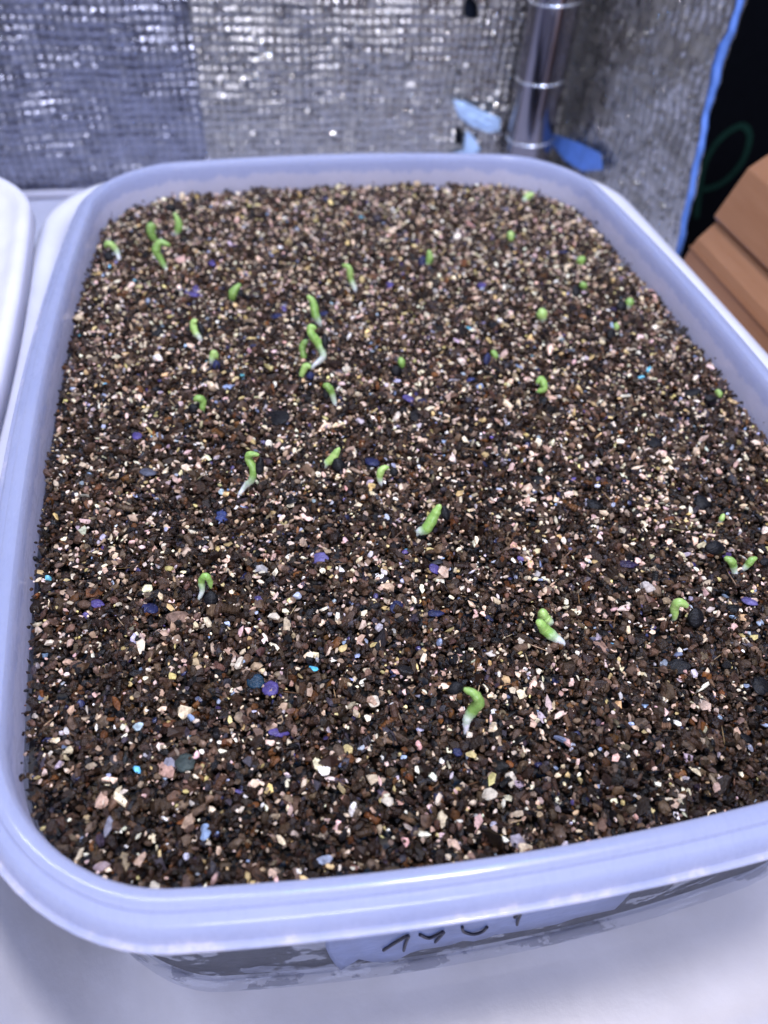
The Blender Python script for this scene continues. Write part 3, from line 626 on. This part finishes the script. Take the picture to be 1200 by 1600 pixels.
SEEDS=[
 (-4.397, -8.636, 0.131, 0.137, 0.6, 'violet', 'shiny violet seed hull at the front left beside a dark teal one'),
 (-4.657, -8.447, 0.144, 0.124, 0.1, 'teal', 'dark teal seed hull touching a shiny violet one at the front left'),
 (-1.675, -7.143, 0.119, 0.151, 0.9, 'navy', 'ridged navy seed hull below the centre, left one of two'),
 (-0.918, -7.384, 0.144, 0.106, 0, 'navy', 'flat navy seed hull below the centre with a white root tip, right one of two'),
 (-3.103, -5.659, 0.152, 0.143, 0.2, 'violetgrey', 'violet and grey seed hull left of the thick centre sprout'),
 (-6.667, -6.439, 0.129, 0.148, 2.2, 'navy', 'dark blue seed hull left of the hairpin sprout'),
 (-7.7, -6.16, 0.116, 0.089, 0, 'violet', 'dull violet seed hull near the left wall'),
 (-5.138, -4.078, 0.13, 0.133, 0.4, 'blue', 'wrinkled blue seed hull below the tall S-curved sprout'),
 (-6.805, -2.465, 0.166, 0.122, 0, 'grey', 'flat grey-blue seed hull between the left wall and the tall S-curved sprout'),
 (-7.085, -1.223, 0.111, 0.109, 0.5, 'violet', 'small violet seed hull near the left wall at mid height'),
 (-5.655, 5.224, 0.236, 0.113, -0.05, 'violet', 'bright violet elongated seed hull at the far left'),
 (-6.739, 3.373, 0.166, 0.17, 0, 'black', 'round black seed hull at the far left before the violet one'),
 (-3.235, 3.806, 0.153, 0.11, 0.1, 'navy', 'small navy seed hull left of the sprout behind the cluster'),
 (-5.005, 7.055, 0.125, 0.119, 0.3, 'violet', 'tiny violet seed hull farthest back on the left'),
 (-5.912, 8.4, 0.107, 0.098, 0.3, 'black', 'small black seed hull beside the pair crossing at far left'),
 (3.205, 2.648, 0.116, 0.223, 0.1, 'black', 'upright black pointed seed hull right of the far middle'),
 (0.471, 5.227, 0.123, 0.141, 0, 'violet', 'small round violet seed hull at the far middle'),
 (3.447, 4.822, 0.124, 0.143, 0, 'violet', 'small round violet seed hull right of the far middle'),
 (1.791, 0.06, 0.106, 0.102, 0, 'blue', 'small bright blue seed hull behind the centre'),
 (-3.617, -0.893, 0.296, 0.246, 0.4, 'black', 'large black hull clump in front of the central cluster'),
 (-1.456, -2.784, 0.157, 0.162, 0.8, 'navy', 'round ridged navy seed hull beside the small hooked centre sprout'),
 (3.6, -9.364, 0.189, 0.145, 0, 'black', 'glossy black seed hull at the lower right'),
 (3.543, -4.915, 0.167, 0.139, 0.5, 'black', 'black seed hull right of the thick centre sprout'),
 (6.199, -5.232, 0.184, 0.159, 0.5, 'black', 'black seed hull behind the tiny pale tip at right'),
 (2.455, -3.972, 0.14, 0.107, 0.2, 'black', 'faint black seed hull right of centre'),
 (3.615, -6.761, 0.169, 0.097, 0.1, 'violetblack', 'flat violet-black seed hull left of the two sprouts by the right edge'),
 (-4.329, -9.5, 0.161, 0.066, -0.1, 'violet', 'long narrow violet hull near the front rim with a pale end'),
 (5.877, -8.071, 0.137, 0.126, 0.7, 'violetgrey', 'split violet and white seed hull near the right edge'),
 (5.413, -8.204, 0.108, 0.109, 0, 'black', 'small black seed hull touching the split violet one at right'),
 (-5.954, -9.875, 0.143, 0.152, 0.3, 'darkgreen', 'dark green-grey disc near the front left'),
 (7.84, -1.199, 0.321, 0.164, 0.1, 'black', 'long black hull by the right wall next to the minute sprout tip'),
 (5.927, -3.065, 0.182, 0.19, 0.5, 'black', 'black hull near the right wall behind the centre'),
 (-0.69, -6.288, 0.124, 0.095, 0.5, 'violet', 'violet-blue hull right below the thick centre sprout'),
 (-1.224, -10.399, 0.08, 0.065, 0.4, 'navy', 'small navy hull just in front of the nearest sprout'),
 (4.961, -10.046, 0.149, 0.172, 0.3, 'black', 'black hull cut by the right picture edge at lower right'),
 (4.162, -10.987, 0.118, 0.108, 0.2, 'black', 'black hull near the right picture edge behind the front rim'),
 (-0.063, -0.562, 0.154, 0.098, 0.1, 'violet', 'dusky violet hull just behind the centre'),
 (0.251, -0.735, 0.119, 0.079, 0.3, 'navy', 'navy hull touching a dusky violet one just behind the centre'),
 (-3.55, -3.892, 0.133, 0.102, 0.2, 'black', 'black-brown hull below and right of the tall S-curved sprout'),
 (-1.852, 3.627, 0.135, 0.089, 0, 'navy', 'thin navy hull right of the upright sprout behind the cluster'),
 (6.873, 6.623, 0.155, 0.127, 0.2, 'navy', 'navy hull left of the squat sprout at far right'),
 (7.323, 3.109, 0.121, 0.139, 0, 'violetblack', 'dark violet hull by the right wall next to the upright sprout'),
 (4.608, 4.245, 0.184, 0.118, -0.2, 'black', 'long dark hull at far right before the tiny round sprout tip'),
]
CHIPS=[
 (3.754, -7.446, 0.151, 0.151, 'quartz', 'round white quartz pebble left of the sprouts by the right edge'),
 (-3.984, -7.267, 0.115, 0.197, 'tan', 'tall tan stone chip right of the hairpin sprout'),
 (-4.215, -6.984, 0.116, 0.085, 'cream', 'white stone chip touching the tall tan one'),
 (-4.954, -7.978, 0.11, 0.135, 'cream', 'cream stone chip above the violet seed at front left'),
 (-3.134, -10.028, 0.102, 0.1, 'yellow', 'pale yellow stone chip in the lower middle'),
 (-0.956, -10.461, 0.114, 0.075, 'yellow', 'flat yellow stone chip in front of the nearest sprout'),
 (-0.406, -10.999, 0.1, 0.16, 'cream', 'cream stone lump right of the nearest sprout, by the front'),
 (-0.872, -11.207, 0.132, 0.097, 'cream', 'white crumbly stone chip behind the front rim at right'),
 (-2.635, -11.063, 0.097, 0.095, 'cream', 'cream stone chip behind the front rim, centre'),
 (-6.447, -11.753, 0.109, 0.076, 'cream', 'cream stone resting against the front rim at left'),
 (-2.815, -10.643, 0.11, 0.109, 'tan', 'tan stone chip behind the front rim, left of the cream one'),
 (-6.224, -9.804, 0.11, 0.121, 'greystone', 'pale grey stone beside the dark green-grey disc'),
 (-7.175, -10.74, 0.073, 0.171, 'greystone', 'long lavender-grey stone in the front left corner'),
 (-5.656, -11.064, 0.083, 0.149, 'bluestone', 'pale blue stone pair near the front rim at left'),
 (-3.557, -8.319, 0.086, 0.054, 'cyan', 'bright cyan fleck left of the lower middle'),
 (-7.234, -11.346, 0.14, 0.066, 'pink', 'flat pinkish stone in the front left corner'),
 (-2.52, -9.15, 0.107, 0.105, 'cream', 'small white stone chip in the lower middle behind the yellow one'),
 (0.605, -8.368, 0.09, 0.113, 'cream', 'white stone chip just left of the touching pair of sprouts'),
]

# ------------------------------------------------------------------ loose hulls and notable stones
def ztop(x, y): return float(soil_h(np.array(x), np.array(y)))
def hull_mesh(name, w_, h_, mat, seed):
    v = IV3.copy(); rg = np.random.default_rng(seed)
    x, y, z = v.T
    tip = 1 - .45 * np.clip(x, 0, 1) ** 2                      # drop shape: one pointed end
    y = y * tip; z = z * tip * .36
    z = np.where(z > 0, z * (1 + .25 * np.exp(-(y * 5) ** 2)), z * .6)  # ridge down the back
    v = np.stack([x * w_ * 1.2, y * h_ * 1.15, z * min(w_, h_)], 1) * (1 + rg.normal(0, .02, (len(v), 1)) + .09 * np.sin(v @ rg.normal(0, 3.2, 3) + seed)[:, None] + .05 * np.sin(v @ rg.normal(0, 7, 3))[:, None])
    return v, IF3
for i, (x, y, w_, h_, a, c, lab_) in enumerate(SEEDS):
    v, f = hull_mesh('seed_hull', w_, h_, None, i)
    o = mesh_obj('seed_hull', v, f, HULL[c], smooth=True)
    o.location = (x * CM, y * CM, (ztop(x, y) + .09) * CM); o.rotation_euler = (random.uniform(-.35, .35), random.uniform(-.35, .35), -a - .18)
    tag(o, lab_, 'seed hull', 'loose seed hulls on the potting mix')
for i, (x, y, w_, h_, c, lab_) in enumerate(CHIPS):
    v = chunk(IV3, 300 + i, 9, .02); v = v * np.array([w_ * 1.15, h_ * 1.15, min(w_, h_) * .8])
    o = mesh_obj('stone_chip', v, IF3, CHIP[c]); o.location = (x * CM, y * CM, (ztop(x, y) + .09) * CM); o.rotation_euler = (random.uniform(-.2, .2), random.uniform(-.2, .2), -.18)
    tag(o, lab_, 'stone', 'larger pale stones in the potting mix')

# ------------------------------------------------------------------ sprouts
WHITE, GREEN, LIME = np.array((.74, .76, .80)), np.array((.24, .40, .10)), np.array((.44, .60, .20))
for i, (lab_, r, pts, coat) in enumerate(SPROUTS):
    rg = np.random.default_rng(900 + i)
    base = pts[0]; P = [np.array(q, float) for q in pts]
    if len(P) == 2: P[0][2] = .05
    if len(P) == 2: P.insert(1, (P[0] + P[1]) / 2 + np.array([rg.normal(0, .02), .02, .02]))
    for k in range(1, len(P)): P[k] = P[k] + np.array([0, 1, 0]) * (.03 * math.sin(k * 2 + i))
    P.insert(0, P[0] + np.array([0, .02, -.25]))
    C_ = catmull(P, 7); n = len(C_)
    T = np.linspace(0, 1, n)
    rad = np.interp(T, [0, .18, .42, .62, .85, .96, 1], [.36, .5, 1.0, 1.16, .88, .58, .2]) * r * (1 + .05 * np.sin(T * 9 + i) + .02 * np.sin(T * 41 + i * 2) + rg.normal(0, .03, n))
    V, Fc = tube(C_, rad, 16)
    V = [tuple(np.array(q) + rg.normal(0, .0035, 3)) for q in V]
    has_white = any(k in lab_ for k in ('white', 'pale', 'S-curved', 'tallest', 'hooked', 'hairpin', 'upright'))
    t1 = .42 if has_white else .22
    wv = np.clip((T - (t1 - .14)) / .22, 0, 1)[:, None]
    tipc = GREEN * (1 - .35 * np.clip((T - .6) / .4, 0, 1))[:, None] + LIME * (.35 * np.clip((T - .6) / .4, 0, 1))[:, None]
    if any(k in lab_ for k in ('lime', 'pale', 'bright', 'light', 'round', 'tiny', 'minute')): tipc = tipc * .4 + LIME * .6
    tipc = tipc * (1 + rg.normal(0, .08))
    cols = WHITE[None] * (1 - wv) + tipc * wv
    root = empty('sprout', (base[0], base[1], 0)); tag(root, lab_, 'sprout', 'sprouts coming up through the potting mix')
    mesh_obj('stem', V, Fc, M_sprout, root, smooth=True, colors=np.repeat(cols, 16, 0))
    if coat:
        x, y, z, w_, h_ = coat
        v = IV3.copy(); vx, vy, vz = v.T
        # drop-shaped hull hanging along the view-independent vertical, tip up
        tip = 1 - .4 * np.clip(vz, 0, 1) ** 2
        w_ *= 1.15; h_ *= 1.1
        v = np.stack([vx * w_ * tip, vy * min(w_, h_) * .55 * tip * (1 + .2 * np.exp(-(vx * 4) ** 2)), vz * h_], 1)
        v *= (1 + rg.normal(0, .012, (len(v), 1)))
        an = rg.uniform(-.3, .3); R_ = np.array([[math.cos(an), 0, math.sin(an)], [0, 1, 0], [-math.sin(an), 0, math.cos(an)]])
        tl = .75; R2 = np.array([[1, 0, 0], [0, math.cos(tl), math.sin(tl)], [0, -math.sin(tl), math.cos(tl)]])
        v = v @ R_.T @ R2.T + np.array([x, y, z])
        mesh_obj('seed_coat', v, IF3, HULL['black' if 'navy' not in lab_ and 'blue' not in lab_ else 'navy'], root, smooth=True)
